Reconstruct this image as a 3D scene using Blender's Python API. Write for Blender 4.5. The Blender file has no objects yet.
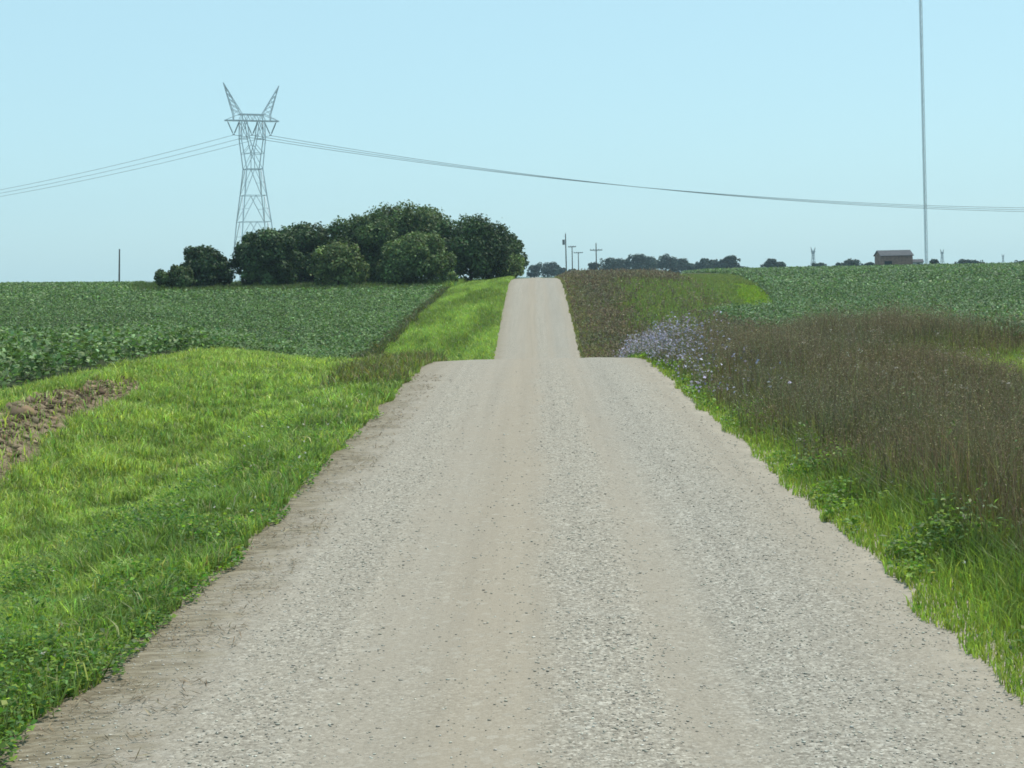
import bpy, math, random
import numpy as np
from mathutils import Vector, Matrix, Euler

scene = bpy.context.scene
COL = scene.collection
rad = math.radians

# ------------------------------------------------------------------ camera, sky, sun, exposure
EYE = 2.2                       # eye height above the gravel, metres
F = 1490.0                      # focal length in pixels of a 1024 px wide frame
PX, PY, ROLL = 535.0, 262.0, rad(1.1)
cam_data = bpy.data.cameras.new('camera')
cam = bpy.data.objects.new('camera', cam_data)
COL.objects.link(cam)
cam_data.sensor_width = 36.0
cam_data.lens = 36.0 * F / 1024.0
cam_data.shift_x = (512.0 - PX) / 1024.0
cam_data.shift_y = -(384.0 - PY) / 1024.0
cam_data.clip_start = 0.1
cam_data.clip_end = 20000
cam.matrix_world = (Matrix.Translation((0, 0, EYE)) @ Matrix.Rotation(rad(90), 4, 'X') @ Matrix.Rotation(-ROLL, 4, 'Z'))
scene.camera = cam

SUN_EL, SUN_AZ = rad(64), rad(52)          # azimuth from straight ahead towards the right
world = bpy.data.worlds.new('World'); scene.world = world
world.use_nodes = True
wn = world.node_tree.nodes; wl = world.node_tree.links
wn.clear()
w_out = wn.new('ShaderNodeOutputWorld'); w_bg = wn.new('ShaderNodeBackground')
sky = wn.new('ShaderNodeTexSky'); sky.sky_type = 'NISHITA'; sky.sun_disc = False
sky.sun_elevation = SUN_EL; sky.sun_rotation = SUN_AZ
sky.air_density = 1.0; sky.dust_density = 0.6; sky.ozone_density = 1.6
tint = wn.new('ShaderNodeMix'); tint.data_type = 'RGBA'; tint.blend_type = 'MULTIPLY'
tint.inputs[0].default_value = 1.0
tint.inputs[7].default_value = (0.88, 1.03, 1.0, 1)
pale = wn.new('ShaderNodeMix'); pale.data_type = 'RGBA'; pale.inputs[0].default_value = 0.70      # thin summer haze evens the sky out
pale.inputs[7].default_value = (3.95, 6.2, 6.95, 1)
wl.new(sky.outputs[0], tint.inputs[6]); wl.new(tint.outputs[2], pale.inputs[6]); wl.new(pale.outputs[2], w_bg.inputs[0])
w_bg.inputs[1].default_value = 0.11
wl.new(w_bg.outputs[0], w_out.inputs[0])
sun_d = bpy.data.lights.new('sun', 'SUN'); sun_d.energy = 3.6; sun_d.angle = rad(0.53); sun_d.color = (1.0, 0.95, 0.87)
sun = bpy.data.objects.new('sun', sun_d); COL.objects.link(sun)
sdir = Vector((math.sin(SUN_AZ) * math.cos(SUN_EL), math.cos(SUN_AZ) * math.cos(SUN_EL), math.sin(SUN_EL)))
sun.rotation_euler = sdir.to_track_quat('Z', 'Y').to_euler()
sun.location = (20, -10, 60)
scene.view_settings.view_transform = 'Standard'; scene.view_settings.look = 'None'
scene.view_settings.exposure = 0.35; scene.view_settings.gamma = 1.0
scene.render.engine = 'CYCLES'
scene.cycles.max_bounces = 5; scene.cycles.diffuse_bounces = 2; scene.cycles.glossy_bounces = 2
scene.cycles.transmission_bounces = 3; scene.cycles.transparent_max_bounces = 4
scene.cycles.filter_width = 1.7

rng = np.random.default_rng(7)
random.seed(7)

def at(px, py, D):
    """the place that appears at this pixel of the photograph, D metres ahead"""
    a, b = (px - PX) / F, (PY - py) / F
    c, s = math.cos(ROLL), math.sin(ROLL)
    return Vector(((a * c + b * s) * D, D, EYE + (-a * s + b * c) * D))

# ------------------------------------------------------------------ helpers
def tag(o, label=None, cat=None, group=None, kind=None):
    if label: o['label'] = label
    if cat: o['category'] = cat
    if group: o['group'] = group
    if kind: o['kind'] = kind
    return o

def empty(name, loc, rz=0.0):
    o = bpy.data.objects.new(name, None); COL.objects.link(o)
    o.location = loc; o.rotation_euler = (0, 0, rz); o.empty_display_size = 0.3
    return o

def np_mesh(name, V, faces, mat, col=None, parent=None, smooth=False, loc=None):
    """one mesh object from numpy arrays; faces is a list of (n, k) index arrays"""
    V = np.asarray(V, dtype=np.float32).reshape(-1, 3)
    me = bpy.data.meshes.new(name)
    me.vertices.add(len(V)); me.vertices.foreach_set('co', V.ravel())
    idx = np.concatenate([f.ravel() for f in faces]).astype(np.int32)
    tot = np.concatenate([np.full(len(f), f.shape[1], dtype=np.int32) for f in faces])
    start = np.concatenate([[0], np.cumsum(tot)[:-1]]).astype(np.int32)
    me.loops.add(len(idx)); me.loops.foreach_set('vertex_index', idx)
    me.polygons.add(len(tot)); me.polygons.foreach_set('loop_start', start)
    try: me.polygons.foreach_set('loop_total', tot)
    except Exception: pass
    if smooth: me.polygons.foreach_set('use_smooth', np.ones(len(tot), dtype=bool))
    if col is not None:
        c = np.ones((len(V), 4), dtype=np.float32); c[:, :3] = np.asarray(col).reshape(-1, 3)
        at_ = me.color_attributes.new('Col', 'FLOAT_COLOR', 'POINT'); at_.data.foreach_set('color', c.ravel())
    me.update(calc_edges=True); me.validate()
    me.materials.append(mat)
    o = bpy.data.objects.new(name, me); COL.objects.link(o)
    if parent: o.parent = parent
    if loc is not None: o.location = loc
    return o

class MB:
    """collects bars, boxes and prisms into one mesh"""
    def __init__(s): s.v = []; s.f = []
    def bar(s, a, b, w, h=None):
        a, b = Vector(a), Vector(b); d = (b - a)
        if d.length < 1e-6: return s
        d.normalize(); up = Vector((0, 0, 1)) if abs(d.z) < .95 else Vector((0, 1, 0))
        x = d.cross(up).normalized() * (w / 2); y = x.cross(d).normalized() * ((h or w) / 2)
        n = len(s.v)
        for p in (a, b): s.v += [p - x - y, p + x - y, p + x + y, p - x + y]
        for q in ((0, 1, 5, 4), (1, 2, 6, 5), (2, 3, 7, 6), (3, 0, 4, 7), (3, 2, 1, 0), (4, 5, 6, 7)): s.f.append([n + i for i in q])
        return s
    def cone(s, a, b, r0, r1, n=10):
        a, b = Vector(a), Vector(b); d = (b - a).normalized()
        up = Vector((0, 0, 1)) if abs(d.z) < .95 else Vector((0, 1, 0))
        x = d.cross(up).normalized(); y = x.cross(d).normalized(); k = len(s.v)
        for p, r in ((a, r0), (b, r1)):
            for i in range(n):
                t = 2 * math.pi * i / n; s.v.append(p + x * (r * math.cos(t)) + y * (r * math.sin(t)))
        for i in range(n): s.f.append([k + i, k + (i + 1) % n, k + n + (i + 1) % n, k + n + i])
        s.f.append([k + i for i in range(n)][::-1]); s.f.append([k + n + i for i in range(n)])
        return s
    def box(s, lo, hi):
        n = len(s.v); (x0, y0, z0), (x1, y1, z1) = lo, hi
        s.v += [Vector(p) for p in ((x0, y0, z0), (x1, y0, z0), (x1, y1, z0), (x0, y1, z0), (x0, y0, z1), (x1, y0, z1), (x1, y1, z1), (x0, y1, z1))]
        for q in ((3, 2, 1, 0), (4, 5, 6, 7), (0, 1, 5, 4), (1, 2, 6, 5), (2, 3, 7, 6), (3, 0, 4, 7)): s.f.append([n + i for i in q])
        return s
    def poly(s, pts, faces):
        n = len(s.v); s.v += [Vector(p) for p in pts]; s.f += [[n + i for i in f] for f in faces]; return s
    def build(s, name, mat, parent=None, loc=None):
        me = bpy.data.meshes.new(name); me.from_pydata([tuple(p) for p in s.v], [], s.f); me.update()
        me.materials.append(mat)
        o = bpy.data.objects.new(name, me); COL.objects.link(o)
        if parent: o.parent = parent
        if loc is not None: o.location = loc
        return o

def vnoise(x, y, scale, seed=0):
    """smooth value noise, 0..1"""
    x = np.asarray(x, dtype=np.float64) / scale; y = np.asarray(y, dtype=np.float64) / scale
    xi = np.floor(x).astype(np.int64); yi = np.floor(y).astype(np.int64); fx = x - xi; fy = y - yi
    fx = fx * fx * (3 - 2 * fx); fy = fy * fy * (3 - 2 * fy)
    def h(a, b):
        n = (a * 374761393 + b * 668265263 + seed * 974711) & 0x7fffffff
        n = ((n ^ (n >> 13)) * 1274126177) & 0x7fffffff
        n = n ^ (n >> 16)
        return (n & 0xffff) / 65535.0
    return (h(xi, yi) * (1 - fx) + h(xi + 1, yi) * fx) * (1 - fy) + (h(xi, yi + 1) * (1 - fx) + h(xi + 1, yi + 1) * fx) * fy

def fbm(x, y, scale, seed=0):
    return (vnoise(x, y, scale, seed) * .55 + vnoise(x, y, scale * .47, seed + 5) * .3 + vnoise(x, y, scale * .21, seed + 9) * .15)

def sstep(x, a, b):
    t = np.clip((np.asarray(x, dtype=np.float64) - a) / (b - a), 0, 1); return t * t * (3 - 2 * t)

# ------------------------------------------------------------------ terrain
_yy = np.arange(-80, 620, 0.5)
def _profile(pts, sig):
    p = np.array(pts); z = np.interp(_yy, p[:, 0], p[:, 1])
    k = np.exp(-0.5 * (np.arange(-30, 31) * .5 / sig) ** 2); k /= k.sum()
    return np.convolve(np.pad(z, 30, mode='edge'), k, mode='valid')
P0 = _profile([(-80, 0), (0, 0), (20, 0), (31, .03), (36, -.08), (42, -.6), (50, -1.7), (62, -3.1), (72, -3.5), (80, -3.2), (90, -2.5),
               (110, -1.05), (131, .3), (145, .48), (165, .4), (200, .05), (248, -.5), (300, -1.3), (420, -2.6), (620, -4.4)], 1.8)
PL = _profile([(-80, .1), (20, .1), (30, .08), (42, .05), (52, -.9), (66, -2.4), (80, -2.9), (95, -2.6), (110, -2.0), (140, -.9), (170, -.4),
               (200, -.6), (240, -1.0), (300, -1.6), (420, -2.8), (620, -4.6)], 3.0)
PR = _profile([(-80, 0), (20, .05), (30, 0), (45, -.4), (65, -1.2), (85, -1.7), (110, -1.5), (130, -.9), (150, -.4), (180, -.05), (220, 0),
               (250, -.2), (300, -.75), (420, -1.9), (620, -4.2)], 3.0)
def road_z(y):
    y = np.asarray(y, dtype=np.float64)
    return np.where(y > 600, -4.2 - (y - 600) * .0098, np.interp(y, _yy, P0))
def cut_line(y): return -6.85 - .085 * (np.clip(y, 13, 30) - 19)
def height(x, y, bumps=True):
    x = np.asarray(x, dtype=np.float64); y = np.asarray(y, dtype=np.float64)
    far = -(y - 600) * .0098
    z0 = road_z(y)
    zl = np.where(y > 600, -4.3 + far, np.interp(y, _yy, PL)) + np.clip(-x - 14, 0, 150) * .012 * sstep(y, 60, 140) * (1 - sstep(y, 260, 420))
    zr = np.where(y > 600, -4.0 + far, np.interp(y, _yy, PR))
    wl_ = sstep(-x, 4.0, 10.5)
    outer = 13 + 15 * sstep(y, 90, 130)
    wr_ = sstep((x - 4.0) / (outer - 4.0), 0, 1)
    z = np.where(x < 0, z0 * (1 - wl_) + zl * wl_, z0 * (1 - wr_) + zr * wr_)
    z = z - .50 * np.exp(-((x + 5.0) / 1.5) ** 2) * (1 - .85 * sstep(y, 17, 31) + .4 * sstep(y, 50, 80)) - .42 * np.exp(-((x - 5.8) / 1.9) ** 2) * (1 - .6 * sstep(y, 90, 130))
    # the cut bank on the left: a sharper step between the ditch and the field
    cut = sstep(y, 13, 16) * (1 - sstep(y, 26, 31))
    z = z + cut * .22 * (sstep(-x + cut_line(y), -.35, .25) - sstep(-x, 7.6, 9.4))
    if bumps:
        amp = sstep(np.abs(x), 2.3, 3.4)
        z = z + amp * ((fbm(x, y, 1.6, 3) - .5) * .10 + (fbm(x, y, 7.0, 4) - .5) * .16)
    return z

def soy_right_edge(y):
    return np.interp(y, [0, 28, 60, 100, 108, 140, 170, 300], [10.2, 10.2, 11.0, 11.2, 17.4, 20.6, 23.0, 32.0])
def soy_left_edge(y):
    return np.interp(y, [0, 25, 40, 80, 140, 175, 300], [-8.9, -8.9, -9.0, -9.2, -8.9, -8.6, -9.0])
def road_edge(y, side):
    n = (fbm(np.full_like(np.asarray(y, dtype=np.float64), 3.7 * side), y, 1.3, 31) - .5) * .20 + (vnoise(y, y * 0 + 9 * side, .35, 33) - .5) * .12
    base = np.interp(y, [0, 10, 30, 60, 130, 170, 260], [2.42, 2.40, 2.46, 2.42, 2.40, 2.42, 2.4])
    if side < 0: base = base + .16 * (1 - sstep(y, 6, 10))
    return side * (base + n)
def dirt_cut(x, y):
    """1 where the bank is bare"""
    n = fbm(x, y, 1.1, 41) - .5
    wy = sstep(y, 13.5, 15.5) * (1 - sstep(y + n * 6, 24.0, 29.0))
    c = cut_line(y) - .08 * np.sin(y * .9)
    return wy * (np.abs(x - c + n * .7) < (.50 - .020 * np.clip(y - 14, 0, 20)))

# ------------------------------------------------------------------ materials
def new_mat(name):
    m = bpy.data.materials.new(name); m.use_nodes = True
    nt = m.node_tree; nt.nodes.clear()
    o = nt.nodes.new('ShaderNodeOutputMaterial')
    return m, nt, o
def plain(name, col, rough=.7, metal=0.0, noise=0.0, scale=3.0, spec=.3):
    m, nt, o = new_mat(name); p = nt.nodes.new('ShaderNodeBsdfPrincipled')
    p.inputs['Roughness'].default_value = rough; p.inputs['Metallic'].default_value = metal
    p.inputs['Specular IOR Level'].default_value = spec
    if noise:
        tc = nt.nodes.new('ShaderNodeTexCoord'); n = nt.nodes.new('ShaderNodeTexNoise'); n.inputs['Scale'].default_value = scale
        n.inputs['Detail'].default_value = 5
        r = nt.nodes.new('ShaderNodeValToRGB')
        r.color_ramp.elements[0].position = .3; r.color_ramp.elements[1].position = .7
        r.color_ramp.elements[0].color = tuple(c * (1 - noise) for c in col) + (1,)
        r.color_ramp.elements[1].color = tuple(min(1, c * (1 + noise)) for c in col) + (1,)
        nt.links.new(tc.outputs['Object'], n.inputs['Vector']); nt.links.new(n.outputs[0], r.inputs[0]); nt.links.new(r.outputs[0], p.inputs['Base Color'])
    else:
        p.inputs['Base Color'].default_value = (*col, 1)
    nt.links.new(p.outputs[0], o.inputs[0])
    return m
def foliage(name, trans=.35, rough=.5, spec=.35, tcol=(1.0, 1.15, .55)):
    """leaf material: the leaf's own colour from the mesh, part of the light passing through"""
    m, nt, o = new_mat(name); L = nt.links
    a = nt.nodes.new('ShaderNodeAttribute'); a.attribute_name = 'Col'
    p = nt.nodes.new('ShaderNodeBsdfPrincipled'); p.inputs['Roughness'].default_value = rough
    p.inputs['Specular IOR Level'].default_value = spec
    t = nt.nodes.new('ShaderNodeBsdfTranslucent')
    mul = nt.nodes.new('ShaderNodeMix'); mul.data_type = 'RGBA'; mul.blend_type = 'MULTIPLY'; mul.inputs[0].default_value = 1
    mul.inputs[7].default_value = (*tcol, 1)
    mx = nt.nodes.new('ShaderNodeMixShader'); mx.inputs[0].default_value = trans
    L.new(a.outputs['Color'], p.inputs['Base Color']); L.new(a.outputs['Color'], mul.inputs[6]); L.new(mul.outputs[2], t.inputs['Color'])
    L.new(p.outputs[0], mx.inputs[1]); L.new(t.outputs[0], mx.inputs[2]); L.new(mx.outputs[0], o.inputs[0])
    return m
M_GRASS = foliage('grass_blade', .45, .5, .3)
M_WEED = foliage('dry_weed', .35, .75, .15, (1, .95, .8))
M_SOY = foliage('soy_leaf', .30, .62, .22, (.9, 1.15, .5))
M_TREE = foliage('tree_leaf', .22, .6, .2)
M_BARK = plain('bark', (.09, .07, .055), .9, noise=.35, scale=4)
M_STEEL = plain('galvanised_steel', (.62, .65, .68), .55, .3, noise=.12, scale=2)
M_STEEL_MAST = plain('mast_steel', (.80, .83, .86), .5, .0, noise=.1, scale=.5)
M_INSUL = plain('insulator_glass', (.12, .15, .17), .3)
M_WIRE = plain('aluminium_wire', (.30, .31, .32), .6, .2)
M_POLE = plain('creosote_wood', (.11, .095, .085), .85, noise=.3, scale=5)
M_TRAFO = plain('transformer_grey', (.18, .19, .2), .5)

# ground ------------------------------------------------------------
def ground_colour(x, y):
    n = fbm(x, y, 2.3, 51)[..., None]; n2 = fbm(x, y, 14, 52)[..., None]
    soil = np.array([.075, .062, .045]); thatch = np.array([.085, .095, .035]); olive = np.array([.075, .085, .03]); brown = np.array([.085, .07, .045])
    crop = np.array([.045, .075, .03])
    c = thatch * (.7 + .6 * n)
    e_r = soy_right_edge(y); e_l = soy_left_edge(y)
    k = sstep(x, 3.0, 3.8)[..., None]; c = c * (1 - k) + k * (brown * (1 - n2) + olive * n2)
    k = sstep(x - e_r, -.3, .5)[..., None]; c = c * (1 - k) + k * (soil * .4 + crop * .6)
    k = sstep(e_l - x, -.3, .5)[..., None]; c = c * (1 - k) + k * (soil * .4 + crop * .6)
    k = (sstep(y, 200, 420) * 1.0)[..., None]; c = c * (1 - k) + k * crop * (.8 + .5 * n2)
    d = dirt_cut(x, y)[..., None]; c = c * (1 - d) + d * np.array([.24, .185, .125]) * (.75 + .5 * n)
    d = (sstep(3.1 - np.abs(x), 0, .5))[..., None]; c = c * (1 - d) + d * np.array([.17, .135, .095]) * (.7 + .6 * n)
    return c

def axis(pieces):
    out = []
    for a, b, st in pieces: out.append(np.arange(a, b, st))
    return np.concatenate(out)
gx_pos = np.concatenate([np.arange(0, 14, .25), np.arange(14, 40, 1.0), 40 * 1.16 ** np.arange(0, 27)])
gx = np.concatenate([-gx_pos[:0:-1], gx_pos])
gy = np.concatenate([-60 * 1.25 ** np.arange(10, 0, -1), np.arange(-60, 0, 2.0), np.arange(0, 60, .4), np.arange(60, 180, 1.0), np.arange(180, 620, 6.0), 620 * 1.12 ** np.arange(0, 13)])
GX, GY = np.meshgrid(gx, gy)
GZ = height(GX, GY) - .06 * (1 - sstep(np.abs(GX), 2.9, 3.3))
nx, ny = len(gx), len(gy)
ii = (np.arange(ny - 1)[:, None] * nx + np.arange(nx - 1)[None, :]).ravel()
quads = np.stack([ii, ii + 1, ii + nx + 1, ii + nx], 1)
m, nt, o = new_mat('soil_and_thatch'); L = nt.links
a = nt.nodes.new('ShaderNodeAttribute'); a.attribute_name = 'Col'
tc = nt.nodes.new('ShaderNodeTexCoord'); n1 = nt.nodes.new('ShaderNodeTexNoise'); n1.inputs['Scale'].default_value = 9; n1.inputs['Detail'].default_value = 8
n1.inputs['Roughness'].default_value = .7
rm = nt.nodes.new('ShaderNodeMapRange'); rm.inputs[1].default_value = .3; rm.inputs[2].default_value = .7; rm.inputs[3].default_value = .55; rm.inputs[4].default_value = 1.45
mu = nt.nodes.new('ShaderNodeVectorMath'); mu.operation = 'SCALE'
p = nt.nodes.new('ShaderNodeBsdfPrincipled'); p.inputs['Roughness'].default_value = .95; p.inputs['Specular IOR Level'].default_value = .1
bp = nt.nodes.new('ShaderNodeBump'); bp.inputs['Strength'].default_value = .7; bp.inputs['Distance'].default_value = .05
L.new(tc.outputs['Object'], n1.inputs['Vector']); L.new(n1.outputs[0], rm.inputs[0]); L.new(a.outputs['Color'], mu.inputs[0]); L.new(rm.outputs[0], mu.inputs['Scale'])
L.new(mu.outputs[0], p.inputs['Base Color']); L.new(n1.outputs[0], bp.inputs['Height']); L.new(bp.outputs[0], p.inputs['Normal']); L.new(p.outputs[0], o.inputs[0])
ground = np_mesh('ground', np.stack([GX, GY, GZ], -1), [quads], m, ground_colour(GX, GY), smooth=True)
tag(ground, kind='structure')

# road ----------------------------------------------------------------
M_ROAD, nt, o = new_mat('gravel'); L = nt.links; N = nt.nodes.new
tc = N('ShaderNodeTexCoord')
sep = N('ShaderNodeSeparateXYZ'); L.new(tc.outputs['Object'], sep.inputs[0])
def math_(op, a, b=None, clamp=False):
    n = N('ShaderNodeMath'); n.operation = op; n.use_clamp = clamp
    for i, v in enumerate((a, b)):
        if v is None: continue
        if isinstance(v, (int, float)): n.inputs[i].default_value = v
        else: L.new(v, n.inputs[i])
    return n.outputs[0]
def noise_(vec, scale, detail=4, rough=.5):
    n = N('ShaderNodeTexNoise'); n.inputs['Scale'].default_value = scale; n.inputs['Detail'].default_value = detail; n.inputs['Roughness'].default_value = rough
    L.new(vec, n.inputs['Vector']); return n.outputs[0]
def ramp_(fac, stops):
    r = N('ShaderNodeValToRGB'); e = r.color_ramp.elements
    while len(e) < len(stops): e.new(.5)
    for k, (pos, c) in enumerate(stops):
        e[k].position = pos; e[k].color = (*c, 1) if len(c) == 3 else c
    L.new(fac, r.inputs[0]); return r.outputs[0]
def mix_(fac, a, b, blend='MIX'):
    n = N('ShaderNodeMix'); n.data_type = 'RGBA'; n.blend_type = blend
    if isinstance(fac, (int, float)): n.inputs[0].default_value = fac
    else: L.new(fac, n.inputs[0])
    for i, v in ((6, a), (7, b)):
        if isinstance(v, tuple): n.inputs[i].default_value = (*v, 1)
        else: L.new(v, n.inputs[i])
    return n.outputs[2]
def band(lo, hi, soft):
    """a strip of the road between two offsets from its centre line, wandering a little"""
    wob = math_('MULTIPLY', math_('SUBTRACT', noise_(tc.outputs['Object'], .35, 3), .5), .5)
    xx = math_('ADD', sep.outputs[0], wob)
    def mr(a, b):
        n = N('ShaderNodeMapRange'); n.interpolation_type = 'SMOOTHSTEP'; n.inputs[1].default_value = a; n.inputs[2].default_value = b
        L.new(xx, n.inputs[0]); return n.outputs[0]
    return math_('MULTIPLY', mr(lo - soft, lo + soft), math_('SUBTRACT', 1.0, mr(hi - soft, hi + soft)))
vor = N('ShaderNodeTexVoronoi'); vor.inputs['Scale'].default_value = 66; L.new(tc.outputs['Object'], vor.inputs['Vector'])
vor2 = N('ShaderNodeTexVoronoi'); vor2.inputs['Scale'].default_value = 21; L.new(tc.outputs['Object'], vor2.inputs['Vector'])
sepc = N('ShaderNodeSeparateColor'); L.new(vor.outputs['Color'], sepc.inputs[0])
sepd = N('ShaderNodeSeparateColor'); L.new(vor2.outputs['Color'], sepd.inputs[0])
stone = ramp_(sepc.outputs[0], [(0, (.135, .118, .097)), (.18, (.205, .183, .15)), (.5, (.268, .240, .196)), (.82, (.332, .30, .248)), (1, (.47, .43, .365))])
fines = mix_(noise_(tc.outputs['Object'], 55, 5, .8), (.15, .128, .098), (.385, .338, .276))
loose = math_('MAXIMUM', band(.02, .62, .12), band(1.0, 1.95, .25))
loose = math_('MAXIMUM', loose, math_('MULTIPLY', band(-1.75, -1.1, .2), .8))
patch = noise_(tc.outputs['Object'], .9, 5, .6)
loose = math_('ADD', math_('MULTIPLY', loose, .62), math_('MULTIPLY', math_('SUBTRACT', patch, .28), 1.1), True)
base = mix_(loose, fines, stone)
tan = math_('MULTIPLY', band(-.6, 0.0, .22), .36)
base = mix_(tan, base, mix_(noise_(tc.outputs['Object'], 48, 5, .8), (.19, .15, .107), (.375, .315, .238)))
mps = N('ShaderNodeMapping'); mps.inputs['Scale'].default_value = (5.5, .06, 1); L.new(tc.outputs['Object'], mps.inputs[0])
track = N('ShaderNodeMapRange'); track.inputs[1].default_value = .3; track.inputs[2].default_value = .7; track.inputs[3].default_value = .93; track.inputs[4].default_value = 1.06
L.new(noise_(mps.outputs[0], 1.0, 5, .6), track.inputs[0])
tv = N('ShaderNodeVectorMath'); tv.operation = 'SCALE'; L.new(base, tv.inputs[0]); L.new(track.outputs[0], tv.inputs['Scale']); base = tv.outputs[0]
blue = math_('MULTIPLY', band(.95, 1.8, .3), .35)
base = mix_(blue, base, mix_(1.0, base, (.92, .97, 1.03), 'MULTIPLY'))
big = N('ShaderNodeMapRange'); big.inputs[1].default_value = .86; big.inputs[2].default_value = .9; L.new(sepd.outputs[1], big.inputs[0])
base = mix_(math_('MULTIPLY', big.outputs[0], .12), base, ramp_(sepd.outputs[0], [(0, (.22, .21, .19)), (1, (.6, .58, .52))]))
# bare dirt and old thatch along the edges; left streaks are painted shadow
absx = math_('ABSOLUTE', sep.outputs[0])
edge_n = math_('MULTIPLY', math_('SUBTRACT', noise_(tc.outputs['Object'], 1.6, 6, .65), .5), 1.3)
mp = N('ShaderNodeMapping'); mp.inputs['Scale'].default_value = (2.2, 9, 2.2); L.new(tc.outputs['Object'], mp.inputs[0])
shadow_streak = math_('MULTIPLY', math_('SUBTRACT', noise_(mp.outputs[0], 1.0, 4, .6), .5), .9)
lft = math_('ADD', math_('ADD', math_('MULTIPLY', sep.outputs[0], -1.0), edge_n), shadow_streak)
dl = N('ShaderNodeMapRange'); dl.interpolation_type = 'SMOOTHSTEP'; dl.inputs[1].default_value = 1.80; dl.inputs[2].default_value = 2.34; L.new(lft, dl.inputs[0])
near = N('ShaderNodeMapRange'); near.inputs[1].default_value = 18; near.inputs[2].default_value = 30; near.inputs[3].default_value = 1; near.inputs[4].default_value = .4
L.new(sep.outputs[1], near.inputs[0])
dirt_shadow_col = ramp_(noise_(mp.outputs[0], 2.4, 7, .7), [(.3, (.10, .082, .056)), (.5, (.19, .16, .112)), (.7, (.31, .275, .21))])
base = mix_(math_('MULTIPLY', dl.outputs[0], near.outputs[0]), base, dirt_shadow_col)
dr = N('ShaderNodeMapRange'); dr.interpolation_type = 'SMOOTHSTEP'; dr.inputs[1].default_value = 2.2; dr.inputs[2].default_value = 2.75
L.new(math_('ADD', sep.outputs[0], edge_n), dr.inputs[0])
base = mix_(math_('MULTIPLY', dr.outputs[0], .75), base, (.385, .335, .27))
p = N('ShaderNodeBsdfPrincipled'); p.inputs['Roughness'].default_value = .92; p.inputs['Specular IOR Level'].default_value = .12
bp = N('ShaderNodeBump'); bp.inputs['Strength'].default_value = .55; bp.inputs['Distance'].default_value = .008
hgt = math_('ADD', math_('MULTIPLY', math_('SUBTRACT', 1.0, vor.outputs['Distance']), math_('ADD', loose, .15)), math_('MULTIPLY', noise_(tc.outputs['Object'], 60, 4, .7), .8))
L.new(hgt, bp.inputs['Height']); L.new(bp.outputs[0], p.inputs['Normal']); L.new(base, p.inputs['Base Color']); L.new(p.outputs[0], o.inputs[0])
rx = np.linspace(-3.1, 3.1, 32)
ry = np.concatenate([np.arange(-60, 0, 2.0), np.arange(0, 180, .4), np.arange(180, 620, 3.0), np.arange(620, 900, 20.)])
RX, RY = np.meshgrid(rx, ry)
def road_surface(x, y):
    crown = .05 * (1 - (np.abs(x) / 2.6) ** 2)
    ruts = -.018 * (np.exp(-((np.abs(x - .1) - .85) / .28) ** 2))
    return road_z(y) + crown + ruts + (fbm(x, y, .8, 61) - .5) * .022 - .05
def edge_drop(x): return .08 * sstep(np.abs(x), 2.6, 3.1)
ground_at = height(RX, RY)
RZ = road_surface(RX, RY); k = sstep(np.abs(RX), 2.5, 3.0)
RZ = RZ * (1 - k) + k * (ground_at - .03) - .1 * sstep(np.abs(RX), 2.95, 3.1)
RZ = RZ + .004
nrx, nry = len(rx), len(ry)
ii = (np.arange(nry - 1)[:, None] * nrx + np.arange(nrx - 1)[None, :]).ravel()
road = np_mesh('gravel_road', np.stack([RX, RY, RZ], -1), [np.stack([ii, ii + 1, ii + nrx + 1, ii + nrx], 1)], M_ROAD, smooth=True)
tag(road, kind='structure')

# ------------------------------------------------------------------ scattering
def scatter(dens, y0, y1, xlo, xhi, mask=None, step=1.0, fr=.40):
    """random points on the ground; dens(y) per square metre, within the wedge the road view takes in plus a margin"""
    X, Y = [], []
    y = y0
    while y < y1:
        st = max(step, y * .05); yb = min(y + st, y1)
        a = max(xlo, -fr * yb - 3.0); b = min(xhi, fr * yb + 3.0)
        if b > a:
            n = rng.poisson((b - a) * (yb - y) * dens((y + yb) / 2))
            X.append(rng.uniform(a, b, n)); Y.append(rng.uniform(y, yb, n))
        y = yb
    X = np.concatenate(X) if X else np.zeros(0); Y = np.concatenate(Y) if Y else np.zeros(0)
    if mask is not None:
        k = mask(X, Y); X, Y = X[k], Y[k]
    return X, Y

def vary(base, n, v=.25, hue=.12):
    """leaf-to-leaf variation of a plant colour"""
    b = np.asarray(base, dtype=np.float64)
    if b.ndim == 1: b = np.tile(b, (n, 1))
    g = np.exp(rng.normal(0, v, (n, 1))); h = 1 + rng.normal(0, hue, (n, 3)) * np.array([1, .4, .8])
    return np.clip(b * g * h, .004, .9)

def blades(X, Y, Z, hgt, wid, lean, col):
    """bent grass blades: a quad and a tip each"""
    n = len(X); th = rng.uniform(0, 2 * np.pi, n); ph = rng.uniform(0, 2 * np.pi, n)
    w = np.stack([np.cos(th), np.sin(th), np.zeros(n)], 1) * (wid / 2)[:, None]
    l = np.stack([np.cos(ph), np.sin(ph), np.zeros(n)], 1) * (lean * hgt)[:, None]
    b = np.stack([X, Y, Z], 1); up = np.zeros((n, 3)); up[:, 2] = 1
    mid = b + up * (hgt * .58)[:, None] + l * .3
    tip = b + up * (hgt * (1 - .35 * lean))[:, None] + l
    V = np.stack([b - w, b + w, mid + w * .8, mid - w * .8, tip], 1).reshape(-1, 3)
    k = np.arange(n)[:, None] * 5
    return V, [k + np.array([[0, 1, 2, 3]]), k + np.array([[3, 2, 4]])], np.repeat(col, 5, 0)

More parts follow.
